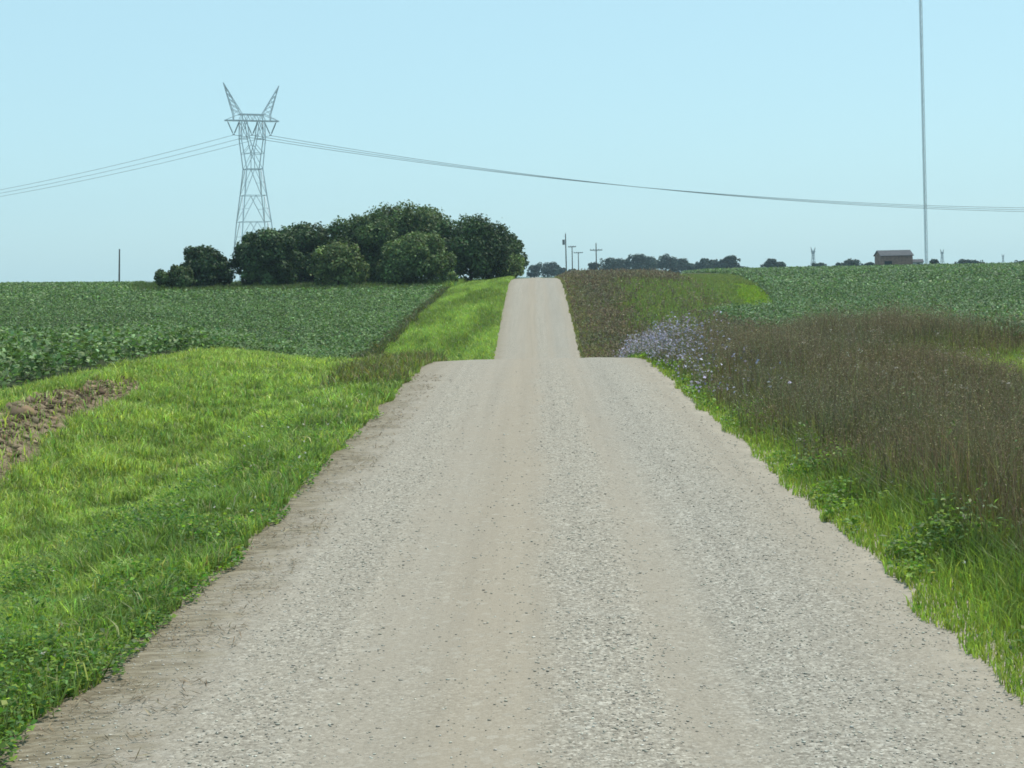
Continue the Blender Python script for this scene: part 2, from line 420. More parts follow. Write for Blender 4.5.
def leaves(C, L_, W_, tilt, col, fold=.18, normals=None):
    """single leaves: folded quads lying at angle tilt from level, or facing given normals"""
    n = len(C)
    if normals is None:
        a = rng.uniform(0, 2 * np.pi, n); t = np.abs(tilt)
        nrm = np.stack([np.sin(t) * np.cos(a), np.sin(t) * np.sin(a), np.cos(t)], 1)
    else: nrm = normals
    r = rng.normal(0, 1, (n, 3)); d = np.cross(nrm, r); d /= np.linalg.norm(d, axis=1, keepdims=True) + 1e-9
    s = np.cross(nrm, d); l = d * (L_ / 2)[:, None]; w = s * (W_ / 2)[:, None]; u = nrm * (fold * W_)[:, None]
    V = np.stack([C - l, C - w + u, C + l, C + w + u], 1).reshape(-1, 3)
    k = np.arange(n)[:, None] * 4
    return V, [k + np.array([[0, 1, 2, 3]])], np.repeat(col, 4, 0)

def join(*parts):
    V, C, tr, qu, n = [], [], [], [], 0
    for v, f, c in parts:
        V.append(v); C.append(c)
        for q in f: (qu if q.shape[1] == 4 else tr).append(q + n)
        n += len(v)
    faces = []
    if qu: faces.append(np.concatenate(qu))
    if tr: faces.append(np.concatenate(tr))
    return np.concatenate(V), faces, np.concatenate(C)

def stuff(name, parts, mat, label=None, cat=None):
    V, f, C = join(*parts)
    return tag(np_mesh(name, V, f, mat, C), label, cat, kind='stuff')

# --- left verge grass -------------------------------------------------
def left_mask(x, y):
    return (x < road_edge(y, -1)) & ((x > soy_left_edge(y) - .1) | ((y > 149) & (x > -.27 * y))) & (~(dirt_cut(x, y) > .5) | (rng.random(len(x)) < .09))
def verge_colour(x, y):
    bright = np.array([.375, .45, .125]); mid = np.array([.285, .38, .10]); dark = np.array([.13, .21, .052]); olive = np.array([.20, .205, .075])
    n = fbm(x, y, .9, 71)[:, None]; n2 = fbm(x, y * .5, 3.4, 72)[:, None]
    n3 = vnoise(x, y, .28, 74)[:, None]; n2 = sstep(n2 + (n3 - .5) * .5, .15, .75); c = mid * (1 - n2) + bright * n2
    k = sstep(n, .50, .74); c = c * (1 - k * .55) + dark * k * .55; c = c * (.72 + .56 * sstep(n3, .2, .8))
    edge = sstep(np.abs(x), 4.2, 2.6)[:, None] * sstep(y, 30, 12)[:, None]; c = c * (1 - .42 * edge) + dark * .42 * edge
    b = sstep(-x, 4.5, 6.5)[:, None] * .5; c = c * (1 - b) + bright * b
    o_ = (sstep(y, 26, 34) * (1 - sstep(y, 60, 85)) * .9)[:, None] * sstep(x, -4.8, -3.2)[:, None]; c = c * (1 - o_) + olive * o_
    gv = (sstep(y, 146, 150) * sstep(-x, 8, 10))[:, None]
    fs = sstep(y, 70, 90)[:, None]; c = c * (1 - fs) + fs * (np.array([.26, .345, .085]) * (.72 + .6 * sstep(fbm(x * 1.6, y * .4, 2.6, 73), .25, .75))[:, None] * (1 - gv) + gv * np.array([.09, .13, .045]))
    return c
dens = lambda y: 3600 * (9 / max(y, 9)) ** 1.25
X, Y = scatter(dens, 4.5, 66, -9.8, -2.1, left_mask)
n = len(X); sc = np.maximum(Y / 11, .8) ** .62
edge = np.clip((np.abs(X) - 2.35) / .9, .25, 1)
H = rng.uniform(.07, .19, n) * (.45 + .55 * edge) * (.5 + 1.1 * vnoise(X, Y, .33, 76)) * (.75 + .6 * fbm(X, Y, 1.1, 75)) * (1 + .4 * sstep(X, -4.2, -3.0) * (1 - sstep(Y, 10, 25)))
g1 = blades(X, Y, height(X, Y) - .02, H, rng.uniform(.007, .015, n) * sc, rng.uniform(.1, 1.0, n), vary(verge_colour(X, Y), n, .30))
X, Y = scatter(lambda y: 420 * min(1, (9 / y) ** 1.2), 4.5, 50, -9.6, -2.3, lambda x, y: left_mask(x, y) & (fbm(x, y, .5, 77) + .25 * sstep(x, -4.0, -2.8) > .60))
n = len(X); sc = np.maximum(Y / 11, .8) ** .62
g3 = blades(X, Y, height(X, Y) - .02, rng.uniform(.12, .30, n), rng.uniform(.007, .015, n) * sc, rng.uniform(.2, 1.1, n), vary(np.where(rng.random((n, 1)) < .7, [[.15, .235, .06]], [[.32, .31, .14]]), n, .3))
X, Y = scatter(lambda y: 110 if y < 149 else 45, 74, 176, -47, -2.0, left_mask)
n = len(X)
g2 = blades(X, Y, height(X, Y) - .02, rng.uniform(.18, .5, n) * np.where((Y > 149) & (X < -8), 2.4, 1), rng.uniform(.03, .07, n) * np.where((Y > 149) & (X < -8), 2.2, 1), rng.uniform(.2, .9, n), vary(verge_colour(X, Y), n, .2))
# the rank dark growth where the grass meets the crop on the far slope
X, Y = scatter(lambda y: 60, 76, 146, -10, -8, lambda x, y: np.abs(x - soy_left_edge(y) - .1 - (fbm(x, y, 3, 78) - .5)) < .42)
n = len(X); g4 = blades(X, Y, height(X, Y) - .02, rng.uniform(.4, .8, n), rng.uniform(.04, .09, n), rng.uniform(.2, .8, n), vary(np.where(rng.random((n, 1)) < .6, [[.085, .105, .045]], [[.13, .115, .06]]), n, .25))
# low olive weeds on the left shoulder of the crest
X, Y = scatter(lambda y: 170, 27, 44, -4.0, -2.3, lambda x, y: left_mask(x, y) & (fbm(x, y, 1.2, 79) > .42))
n = len(X); g5 = blades(X, Y, height(X, Y) - .02, rng.uniform(.18, .42, n), rng.uniform(.012, .03, n), rng.uniform(.2, .8, n), vary(np.where(rng.random((n, 1)) < .6, [[.15, .165, .06]], [[.20, .165, .09]]), n, .3))
stuff('verge_grass', [g1, g2, g3, g4, g5], M_GRASS, 'bright green mown grass along the left side of the gravel road', 'grass')

# broad leaves (clover, plantain) at the left edge of the road
def edge_left(x, y): return (x < road_edge(y, -1) + .12) & (fbm(x, y, .7, 81) > .48 + .012 * (y - 5) - .10 * sstep(x, -3.0, -2.4))
X, Y = scatter(lambda y: 2400 * min(1, (9 / y)), 4.5, 30, -4.2, -2.25, edge_left)
n = len(X); k = np.clip((-2.2 - X) / .7, .15, 1)
C = np.stack([X, Y, height(X, Y) + rng.uniform(.01, .26, n) * k], 1); s = rng.uniform(.014, .036, n)
c1 = leaves(C, s * 1.25, s, rng.normal(0, .55, n), vary(np.where(rng.random((n, 1)) < .35, [[.21, .31, .05]], [[.085, .175, .035]]), n, .25))
def edge_right(x, y): return (x > road_edge(y, 1) + .03) & (fbm(x, y, .8, 83) > .60)
X, Y = scatter(lambda y: 2000 * min(1, (9 / y)), 4.5, 40, 2.15, 3.9, edge_right)
n = len(X); k = np.clip((X - 2.2) / .9, .15, 1)
C = np.stack([X, Y, height(X, Y) + rng.uniform(.01, .30, n) * k], 1); s = rng.uniform(.014, .042, n) * np.maximum(1, Y / 20)
c2 = leaves(C, s * 1.3, s, rng.normal(0, .6, n), vary(np.where(rng.random((n, 1)) < .4, [[.22, .32, .05]], [[.10, .19, .036]]), n, .25))
stuff('clover', [c1, c2], M_GRASS, 'broad leaved green clover and plantain fringing the gravel', 'ground cover')

# old straw lying along the left edge and on the cut bank
def straw_mask(x, y): return (fbm(x, y, .6, 85) > .48)
X, Y = scatter(lambda y: 420 * min(1, 10 / y), 4.5, 30, -2.75, -1.8, straw_mask)
X2, Y2 = scatter(lambda y: 420, 13, 30, -8.3, -6.0, lambda x, y: dirt_cut(x, y) > .5)
Xa, Ya = np.concatenate([X, X2]), np.concatenate([Y, Y2]); n = len(Xa)
Z = np.where(Xa > -3, road_surface(Xa, Ya) + .012, height(Xa, Ya) + .03)
st = leaves(np.stack([Xa, Ya, Z + rng.uniform(0, .02, n)], 1), rng.uniform(.04, .13, n), rng.uniform(.003, .007, n) * np.maximum(1, Ya / 10), rng.normal(0, .25, n),
            vary(np.where(rng.random((n, 1)) < .5, [[.24, .195, .125]], [[.13, .10, .06]]), n, .3, .06), 0)
stuff('dead_straw', [st], M_WEED, 'brown dead straw scattered along the left road edge and cut bank', 'straw')

# clods of soil on the cut bank
ico = np.array([[0, 0, 1], [.9, 0, .4], [.28, .85, .4], [-.72, .53, .4], [-.72, -.53, .4], [.28, -.85, .4], [.72, .53, -.4], [-.28, .85, -.4], [-.9, 0, -.4], [-.28, -.85, -.4], [.72, -.53, -.4], [0, 0, -1]])
icf = np.array([[0, 1, 2], [0, 2, 3], [0, 3, 4], [0, 4, 5], [0, 5, 1], [1, 6, 2], [2, 7, 3], [3, 8, 4], [4, 9, 5], [5, 10, 1], [6, 7, 2], [7, 8, 3], [8, 9, 4], [9, 10, 5], [10, 6, 1], [11, 7, 6], [11, 8, 7], [11, 9, 8], [11, 10, 9], [11, 6, 10]])
def lumps(X, Y, Z, s, col, flat=.6, jit=.3):
    n = len(X); S = (s[:, None, None] * ico[None] * (1 + rng.normal(0, jit, (n, 12, 1)))) * (1 + rng.normal(0, .15, (n, 1, 3)))
    S[:, :, 2] *= flat
    th = rng.uniform(0, 6.28, n); c, q = np.cos(th)[:, None], np.sin(th)[:, None]
    S = np.stack([S[:, :, 0] * c - S[:, :, 1] * q, S[:, :, 0] * q + S[:, :, 1] * c, S[:, :, 2]], -1)
    V = S + np.stack([X, Y, Z], 1)[:, None, :]
    return V.reshape(-1, 3), [(np.arange(n)[:, None, None] * 12 + icf[None]).reshape(-1, 3)], np.repeat(col, 12, 0)
M_CLOD = foliage('loam', 0, .95, .05)
X, Y = scatter(lambda y: 150, 13.5, 30, -8.4, -6.0, lambda x, y: (dirt_cut(x, y) > .5) & (fbm(x, y, .8, 87) > .47))
n = len(X)
yl = rng.uniform(15.0, 28.0, 900); xl = cut_line(yl) - rng.uniform(-.15, .42, 900) + (fbm(yl, yl * 0, 1.1, 88) - .5) * .5
shade_lip = lumps(xl, yl, height(xl, yl) - .01, np.clip(rng.lognormal(-3.2, .5, 900), .015, .11), vary([.135, .10, .065], 900, .42, .05), .65, .45)  # lip clods coloured darker to paint the shadow along the cut's top edge
stuff('soil_clods', [shade_lip, lumps(X, Y, height(X, Y) + .01, np.clip(rng.lognormal(-3.7, .5, n), .01, .07), vary([.22, .172, .115], n, .38, .05), .55, .45)], M_CLOD,
      'brown clods of bare soil on the eroded bank left of the road', 'soil')

# --- loose stones on the road -----------------------------------------
M_STONE = foliage('limestone_chip', 0, .85, .2)
def stone_mask(x, y):
    b = np.exp(-((x - .35) / .35) ** 2) + np.exp(-((x - 1.5) / .5) ** 2) + .8 * np.exp(-((x + 1.4) / .4) ** 2) + .9 * np.exp(-((np.abs(x) - 2.2) / .25) ** 2)
    return rng.random(len(x)) < np.clip(.09 + .40 * b * (.4 + fbm(x, y, .9, 91)), 0, 1)
X, Y = scatter(lambda y: 1500 * min(1, (8 / y) ** 1.6) * (1 - .95 * max(0, (y - 14) / 20)), 4.8, 34, -2.55, 2.5, stone_mask)
n = len(X); s = np.clip(rng.lognormal(-5.3, .35, n), .0028, .011) * np.maximum(1, Y / 9) ** .4
tone = rng.random((n, 1)); cs = np.where(tone < .2, [[.24, .223, .188]], np.where(tone < .8, [[.33, .308, .258]], [[.50, .475, .41]]))
stuff('loose_gravel', [lumps(X, Y, road_surface(X, Y) + .004 + s * .25, s, vary(cs, n, .14, .03), .32, .2)], M_STONE, 'pale loose limestone gravel on the road', 'gravel')

# --- soybean fields ----------------------------------------------------
def grove(x, y): return (y > 149 + 3 * fbm(x, y, 9, 94)) & (x > -.262 * y)
def soy_parts(side):
    out = []
    if side < 0: msk = lambda x, y: (x < soy_left_edge(y) - .12 + (vnoise(y, y * 0, .9, 95) - .5) * .4) & ~grove(x, y)
    else: msk = lambda x, y: x > soy_right_edge(y) + .12 + (vnoise(y, y * 0 + 4, .9, 96) - .5) * .4
    lo, hi = (-400, -8.4) if side < 0 else (10, 400)
    base = np.array([.130, .192, .084]) if side < 0 else np.array([.122, .176, .090])
    for (a, b, pd, L0, nl) in ((20, 46, 7.0, .13, 26), (46, 75, 6.0, .14, 18), (75, 130, 4.6, .175, 16), (130, 215, 2.4, .27, 13), (215, 330, 1.2, .42, 10)):
        if side < 0 and a >= 215: continue
        X, Y = scatter(lambda y: pd, a, b, lo, hi, msk, step=2.0, fr=.42 if a > 40 else .5)
        n = len(X)
        if not n: continue
        Hh = (.46 + .34 * rng.random(n)) * (.85 + .3 * fbm(X, Y, 2.2, 97))
        Z = height(X, Y); r = .26 + .08 * (L0 / .115)
        # leaves held through the upper canopy of each plant
        t = rng.random((n, nl)) ** .6; ang = rng.uniform(0, 6.28, (n, nl)); rr = r * np.sqrt(rng.random((n, nl))) * (.55 + .6 * (1 - np.abs(t - .6)))
        C = np.stack([X[:, None] + rr * np.cos(ang), Y[:, None] + rr * np.sin(ang), Z[:, None] + Hh[:, None] * (.12 + .88 * t) - rr * .15], -1).reshape(-1, 3)
        m_ = len(C); Lf = L0 * rng.uniform(.7, 1.25, m_)
        tn = np.repeat((.6 * fbm(X, Y, 5, 98) + .9 * fbm(X, Y, 23, 99) - .75)[:, None], nl, 1).reshape(-1, 1)
        cc = vary(base * (1 + .5 * tn), m_, .36, .08)
        pale = rng.random((m_, 1)) < .16; cc = np.where(pale, cc * np.array([1.5, 1.4, 1.45]), cc)
        out.append(leaves(C, Lf, Lf * .68, rng.normal(0, .75, m_), cc, .12))
        if a < 46:
            k = rng.random(n) < 1.0
            out.append(blades(X, Y, Z - .02, Hh * .9, np.full(n, .012), rng.uniform(0, .25, n), vary([.10, .12, .05], n, .2)))
    return out
stuff('soybean_field', soy_parts(-1), M_SOY, 'dark green leafy soybean crop filling the field left of the road', 'crop')
stuff('soybean_field', soy_parts(1), M_SOY, 'blue green soybean crop on the slope right of the road', 'crop')

# --- right verge ---------------------------------------------------------
def pl(x, y):
    n = fbm(x, y, 3.0, 102) - .5
    return (y > 108 + n * 5) & (y < 139 + n * 16) & (x > soy_right_edge(y) - 2.3 + n * 2.0)
def brownness(x, y):
    """0 green grass by the road, 1 brown seeding weeds"""
    n = fbm(x, y, 1.3, 101) - .5
    sh = np.interp(y, [0, 7, 11, 16, 30, 40], [1.25, .85, .12, -.2, -.4, -.5])
    near = sstep(x + n * .9 - sh, 2.75, 3.6)
    out = 1 - sstep(x + n * .8, 7.6, 8.3) * (1 - sstep(y, 28.5, 32))           # the light strip before the crop
    hill = sstep(y, 60, 80); b_h = 1 - .93 * sstep(x + n * 5, 4.2, 7.6) + .22 * sstep(y, 132, 142) + .25 * sstep(-y, -96, -86)
    pale = pl(x, y)
    b_h = np.where(pale, 0, b_h)
    near = near * (1 - .55 * sstep(fbm(x, y, 1.4, 106), .56, .70))
    return np.clip(near * out * (1 - hill) + b_h * hill, 0, 1)
def right_mask(x, y): return (x > road_edge(y, 1)) & (x < soy_right_edge(y) + .15)
def right_height(x, y):
    """height of the growth: low by the gravel, a metre in the ditch"""
    h = .10 + .60 * sstep(x, 2.45, 3.5) + .28 * sstep(x, 3.3, 4.8)
    h = h * (.82 + .45 * fbm(x, y, 1.1, 104)) * (1 - .22 * sstep(x, 4.5, 6.5) * (1 - sstep(y, 30, 36))) * (1 - .6 * sstep(x, 7.0, 8.4) * (1 - sstep(y, 28.5, 32)))
    return h * (.8 + .4 * fbm(x, y, 2.0, 103))
def grass_colour(x, y, b):
    lime = np.array([.27, .35, .075]); green = np.array([.125, .18, .05]); olive = np.array([.20, .195, .09]); far_o = np.array([.195, .245, .08])
    k1 = sstep(x + (fbm(x, y, .9, 105) - .5) * 1.2, 2.55, 3.1)[:, None]
    c = lime * (1 - k1) + green * k1
    c = c * (1 - b[:, None]) + olive * b[:, None]
    k = (sstep(x, 7.7, 8.4) * (1 - sstep(y, 28.5, 32)))[:, None]; c = c * (1 - k) + np.array([.31, .36, .11]) * k
    h = sstep(y, 70, 90)[:, None]; c = c * (1 - h) + h * (far_o * (1 - b[:, None]) + olive * b[:, None])
    q = pl(x, y)[:, None]; c = np.where(q, np.array([[.24, .33, .05]]), c)
    return c
X, Y = scatter(lambda y: 2100 * (9 / max(y, 9)) ** 1.25, 5, 66, 2.1, 11.0, right_mask)
n = len(X); b = brownness(X, Y); sc = np.maximum(Y / 11, .8) ** .62
H = right_height(X, Y) * rng.uniform(.45, .85, n) * (1 - .1 * b)
t1 = blades(X, Y, height(X, Y) - .02, H, rng.uniform(.006, .013, n) * sc, rng.uniform(.1, .75, n), vary(grass_colour(X, Y, b), n, .25))
X, Y = scatter(lambda y: 70, 70, 185, 2.0, 26, right_mask)
n = len(X); b = brownness(X, Y)
H = np.where(pl(X, Y), .25, .35 + .25 * b) * rng.uniform(.7, 1.2, n) * np.clip((X - 2.2) / 1.2, .4, 1)
t2 = blades(X, Y, height(X, Y) - .02, H, rng.uniform(.04, .10, n), rng.uniform(.1, .8, n), vary(grass_colour(X, Y, b), n, .22))
X, Y = scatter(lambda y: 110 * min(1, 10 / y), 5, 30, 2.6, 5.0, lambda x, y: right_mask(x, y) & (fbm(x, y, .7, 115) > .63) & (brownness(x, y) < .5))
n = len(X); C = np.stack([X, Y, height(X, Y) + right_height(X, Y) * rng.uniform(.25, .9, n)], 1); C = (C[:, None, :] + rng.normal(0, .05, (n, 5, 3))).reshape(-1, 3); q = len(C)
t3 = leaves(C, rng.uniform(.03, .08, q), rng.uniform(.015, .03, q), rng.normal(0, .7, q), vary(np.where(rng.random((q, 1)) < .75, [[.10, .165, .05]], [[.20, .27, .085]]), q, .3))
stuff('tall_grass', [t1, t2, t3], M_GRASS, 'unmown green and olive grass along the right side of the road', 'grass')

# brown seeding weeds: thin stalks, each with a loose head of seeds
def weed_parts(dn, y0, y1, xh, wsc, seed_n, seed_s):
    X, Y = scatter(lambda y: dn(y) * 1.25, y0, y1, 2.6, xh, lambda x, y: right_mask(x, y) & (rng.random(len(x)) < brownness(x, y)))
    n = len(X); sc = np.maximum(Y / 12, .9) ** .6 * wsc
    H = np.maximum(right_height(X, Y), .35) * rng.uniform(.75, 1.12, n); Z = height(X, Y)
    if y0 > 60: H = H * .75
    stalk = np.where(rng.random((n, 1)) < .55, [[.155, .125, .085]], [[.18, .19, .09]])
    tone = sstep(fbm(X, Y, 1.7, 107), .35, .65)[:, None] * np.array([[.16, .0, .0]]) + np.array([[.90, .98, .95]])
    H = H * np.where(rng.random(n) < .06, 1.25, 1) * (.75 + .5 * vnoise(X, Y, .6, 108))
    p1 = blades(X, Y, Z - .02, H, rng.uniform(.004, .009, n) * sc, rng.uniform(.02, .45, n), vary(stalk * tone, n, .32, .08))
    # seed heads
    k = rng.random(n) < .75; Xs, Ys, Zs, Hs, ss = X[k], Y[k], Z[k], H[k], sc[k]; m_ = len(Xs)
    t = rng.uniform(.62, 1.02, (m_, seed_n)); w = .05 * (1.1 - t) / .45
    C = np.stack([Xs[:, None] + rng.normal(0, 1, (m_, seed_n)) * w, Ys[:, None] + rng.normal(0, 1, (m_, seed_n)) * w, Zs[:, None] + Hs[:, None] * t], -1).reshape(-1, 3)
    q = len(C); ssr = np.repeat(ss, seed_n)
    hc = np.where(np.repeat(rng.random((m_, 1)) < .5, seed_n, 0), [[.18, .14, .105]], [[.24, .22, .14]])
    hc = hc * np.repeat(tone[k], seed_n, 0)
    p2 = leaves(C, rng.uniform(.7, 1.4, q) * seed_s * 1.7 * ssr, rng.uniform(.7, 1.3, q) * seed_s * .6 * ssr, rng.uniform(.4, 1.6, q), vary(hc, q, .36, .07))
    return [p1, p2]
W = weed_parts(lambda y: 420 * (10 / max(y, 10)) ** 1.0, 6, 60, 10.5, 1.0, 6, .011)
W += weed_parts(lambda y: 22, 70, 175, 14, 1.4, 4, .02)
stuff('brown_weeds', W, M_WEED, 'tall brown seeding weeds filling the ditch right of the road', 'weeds')

# chicory: a patch of grey-lavender flowers at the crest, with single pale heads elsewhere
def chic_mask(x, y):
    d = ((x - 2.85) / .58) ** 2 + ((y - 37.0) / 8.5) ** 2
    return (rng.random(len(x)) < np.exp(-d * .9) * (.5 + fbm(x, y, 1.0, 111))) & (x > 2.45)
X, Y = scatter(lambda y: 42, 20, 60, 2.45, 7.5, chic_mask)
n = len(X); Z = height(X, Y); H = (.5 + .55 * sstep(X, 2.5, 3.6)) * rng.uniform(.7, 1.15, n)
f1 = blades(X, Y, Z, H, np.full(n, .012), rng.uniform(.02, .3, n), vary([.15, .19, .09], n, .2))
nf = 7
C = np.stack([X[:, None] + rng.normal(0, .15, (n, nf)), Y[:, None] + rng.normal(0, .11, (n, nf)), Z[:, None] + H[:, None] * rng.uniform(.25, 1.08, (n, nf))], -1).reshape(-1, 3)
q = len(C); f2 = leaves(C, rng.uniform(.035, .075, q), rng.uniform(.03, .06, q), rng.uniform(.2, 1.3, q),
                        vary(np.where(rng.random((q, 1)) < .6, [[.33, .315, .43]], [[.20, .19, .20]]), q, .3, .05))
stuff('chicory', [f1, f2], M_WEED, 'patch of lavender grey chicory flowers beside the road crest', 'wildflowers')
X, Y = scatter(lambda y: 3.2 * min(1, 18 / y) , 10, 40, 4.2, 9.5, lambda x, y: right_mask(x, y) & (fbm(x, y, 2.5, 113) > .44))
n = len(X); C = np.stack([X, Y, height(X, Y) + right_height(X, Y) * rng.uniform(.75, 1.1, n)], 1)
C = (C[:, None, :] + rng.normal(0, .022, (n, 7, 3))).reshape(-1, 3); q = len(C)
h1 = leaves(C, rng.uniform(.02, .05, q), rng.uniform(.015, .03, q), rng.uniform(.1, 1.2, q), vary([.34, .31, .25], q, .25, .05))
X, Y = scatter(lambda y: 1.6, 6, 26, -4.2, 3.6, lambda x, y: (x < road_edge(y, -1) - .1) | (x > road_edge(y, 1) + .1))
n = len(X); C = np.stack([X, Y, height(X, Y) + rng.uniform(.1, .25, n)], 1); C = (C[:, None, :] + rng.normal(0, .007, (n, 4, 3))).reshape(-1, 3); q = len(C)
h2 = leaves(C, rng.uniform(.015, .03, q), rng.uniform(.015, .025, q), rng.uniform(.1, .9, q), vary([.62, .62, .55], q, .15, .04))
stuff('pale_flowers', [h1, h2], M_WEED, 'single pale flower heads dotted through the weeds and grass', 'wildflowers')

# ------------------------------------------------------------------ trees
def tree(name, base, w, h, label, cat='tree', group=None, col=(.045, .075, .025), leaf=.34, nb=24, n=9000, skirt=.02, lean=0.0, seed=0, limbs=5, depth=.85, shape=1.0):
    r = np.random.default_rng(seed)
    root = empty(name, base); tag(root, label, cat, group)
    tr = MB(); top = h * .55
    tr.cone((0, 0, -.3), (lean * .3, 0, h * .3), .035 * h * .75, .024 * h, 10)
    tr.cone((lean * .3, 0, h * .3), (lean, 0, h * .62), .024 * h, .012 * h, 8)
    for i in range(limbs):
        a = 2 * math.pi * (i + r.random()) / limbs; z0 = h * (.18 + .3 * r.random())
        tr.cone((lean * .3, 0, z0), (lean + math.cos(a) * w * .33, math.sin(a) * w * .33 * depth, z0 + h * (.2 + .15 * r.random())), .014 * h, .005 * h, 6)
    tr.build('trunk', M_BARK, root)
    # crown: leaves over a cluster of uneven boughs
    R = w / 2; cz = h * (skirt + (1 - skirt) * .5); rz = h * (1 - skirt) * .5
    bl = []
    for i in range(nb):
        t = r.uniform(.16, .84) if i > 2 else (.3, .5, .68)[i]
        rho = (1 - (max(0, t - .38) / .62) ** 2.1) ** .5 * (.86 + .14 * min(1, t / .3))
        sz = r.uniform(.17, .34) if i > 2 else .52
        a = r.uniform(0, 6.28); k = max(0, rho - sz * .8) * (r.uniform(.55, 1.05) ** .5 if i > 2 else .1)
        hz_ = min(.42 * sz * 2.2 * R, h * .26) * r.uniform(.8, 1.1)
        zc = min(h * (skirt + (1 - skirt) * t), h - hz_ * .9)
        bl.append((lean + math.cos(a) * k * R, math.sin(a) * k * R * depth, zc, sz * R, hz_))
    for i in range(9):
        t = r.uniform(.45, .95); rho = (1 - (max(0, t - .38) / .62) ** 2.1) ** .5; a = r.uniform(0, 6.28); sz = r.uniform(.12, .20)
        bl.append((lean + math.cos(a) * rho * R * .88, math.sin(a) * rho * R * .88 * depth, min(h * t, h * .97), sz * R, sz * R))
    bl.append((lean + r.uniform(-.15, .15) * R, 0, h - h * .15, .34 * R, h * .15))
    bl = np.array(bl); wt = bl[:, 3] ** 1.8; pick = r.choice(len(bl), n, p=wt / wt.sum())
    d = r.normal(0, 1, (n, 3)); d /= np.linalg.norm(d, axis=1, keepdims=True)
    rr = (.62 + .42 * r.random((n, 1)) ** .7) * np.exp(r.normal(0, .11, (n, 1)))
    B = bl[pick]; C = B[:, :3] + d * rr * np.stack([B[:, 3], B[:, 3] * depth, B[:, 4]], 1)
    ok = C[:, 2] > h * skirt * .6; C, d, pick = C[ok], d[ok], pick[ok]; m_ = len(C)
    nrm = d * .8 + r.normal(0, .55, (m_, 3)) + np.array([0, 0, .25]); nrm /= np.linalg.norm(nrm, axis=1, keepdims=True)
    tone = np.exp(r.normal(0, .24, len(bl)))[pick][:, None]
    cc = np.clip(np.array(col) * tone * np.exp(r.normal(0, .24, (m_, 1))) * (1 + r.normal(0, .07, (m_, 3))), .004, .5)
    Lf = leaf * r.uniform(.6, 1.3, m_)
    V, f, Cc = leaves(C, Lf, Lf * .72, None, cc, .15, nrm)
    np_mesh('crown', V, f, M_TREE, Cc, root)
    return root
def ground_pt(px, D):
    x = (px - PX) / F * D; return Vector((x, D, float(height(x, D)) - .05))
def tree_px(name, px0, px1, ptop, D, label, wide=1.0, **k):
    """a tree as wide and tall as it shows in the photo, D metres away"""
    x = ((px0 + px1) / 2 - PX) / F * D; zt = at((px0 + px1) / 2, ptop, D).z; zb = float(height(x, D)) - .05
    xx = at((px0 + px1) / 2, 275, D).x
    return tree(name, (xx, D, zb), (px1 - px0) / F * D * wide, (zt - zb) * .97, label, **k)
G1 = 'trees of the grove left of the road'
DARK, MID, LITE = (.056, .092, .034), (.074, .114, .040), (.15, .195, .068)
tree_px('shade_tree', 178, 231, 244, 158, 'dark rounded tree standing alone left of the lattice tower', col=(.045, .075, .03), seed=1, n=14000, nb=34, wide=1.12)
tree_px('bush', 156, 197, 266, 154, 'low bush at the foot of the lone round tree left of the tower', cat='bush', col=MID, seed=2, n=7000, wide=1.1, leaf=.3, nb=10, skirt=.0)
tree_px('shade_tree', 238, 300, 226, 160, 'broad dark tree at the left end of the grove, under the lattice tower', group=G1, col=DARK, seed=3, n=20000, wide=1.15, nb=44)
tree_px('shade_tree', 282, 342, 222, 170, 'dark tree rising behind the pale bush in the grove', group=G1, col=DARK, seed=4, n=19000, wide=1.3, nb=44)
tree_px('bush', 308, 368, 241, 156, 'pale green bushy tree low at the front of the grove', group=G1, cat='tree', col=LITE, seed=5, n=11000, nb=30, leaf=.3, skirt=.0)
tree_px('shade_tree', 262, 318, 224, 176, 'dark tree half hidden behind the left end tree of the grove', group=G1, col=DARK, seed=13, n=15000, wide=1.15, nb=36)
tree_px('shade_tree', 330, 400, 212, 168, 'dark tree between the pale bush and the tallest tree of the grove', group=G1, col=MID, seed=6, n=20000, wide=1.25, nb=40)
tree_px('tall_tree', 366, 452, 199, 176, 'tallest tree with the highest crown in the middle of the grove', group=G1, col=(.082, .122, .042), seed=7, n=28000, nb=50, wide=1.2)
tree_px('round_tree', 378, 455, 230, 159, 'round lighter green tree in front of the tallest tree', group=G1, col=(.125, .175, .06), seed=8, n=22000, nb=44, leaf=.3, skirt=.02)
tree_px('shade_tree', 436, 506, 215, 170, 'dark broad tree right of the tallest tree in the grove', group=G1, col=DARK, seed=9, n=24000, nb=44, wide=1.25)
tree_px('shade_tree', 478, 526, 232, 188, 'dark tree closing the right end of the grove by the road', group=G1, col=DARK, seed=10, n=12000, nb=30, wide=1.2)
tree_px('bush', 473, 527, 249, 176, 'lighter green bush leaning to the gravel at the right end of the grove', group=G1, cat='bush', col=(.125, .175, .06), seed=11, n=9000, leaf=.28, skirt=.0)
tree_px('sapling', 446, 459, 271, 152, 'small pale sapling in the grass before the grove', cat='sapling', col=LITE, seed=12, n=900, leaf=.2, nb=6, skirt=.15, limbs=3)

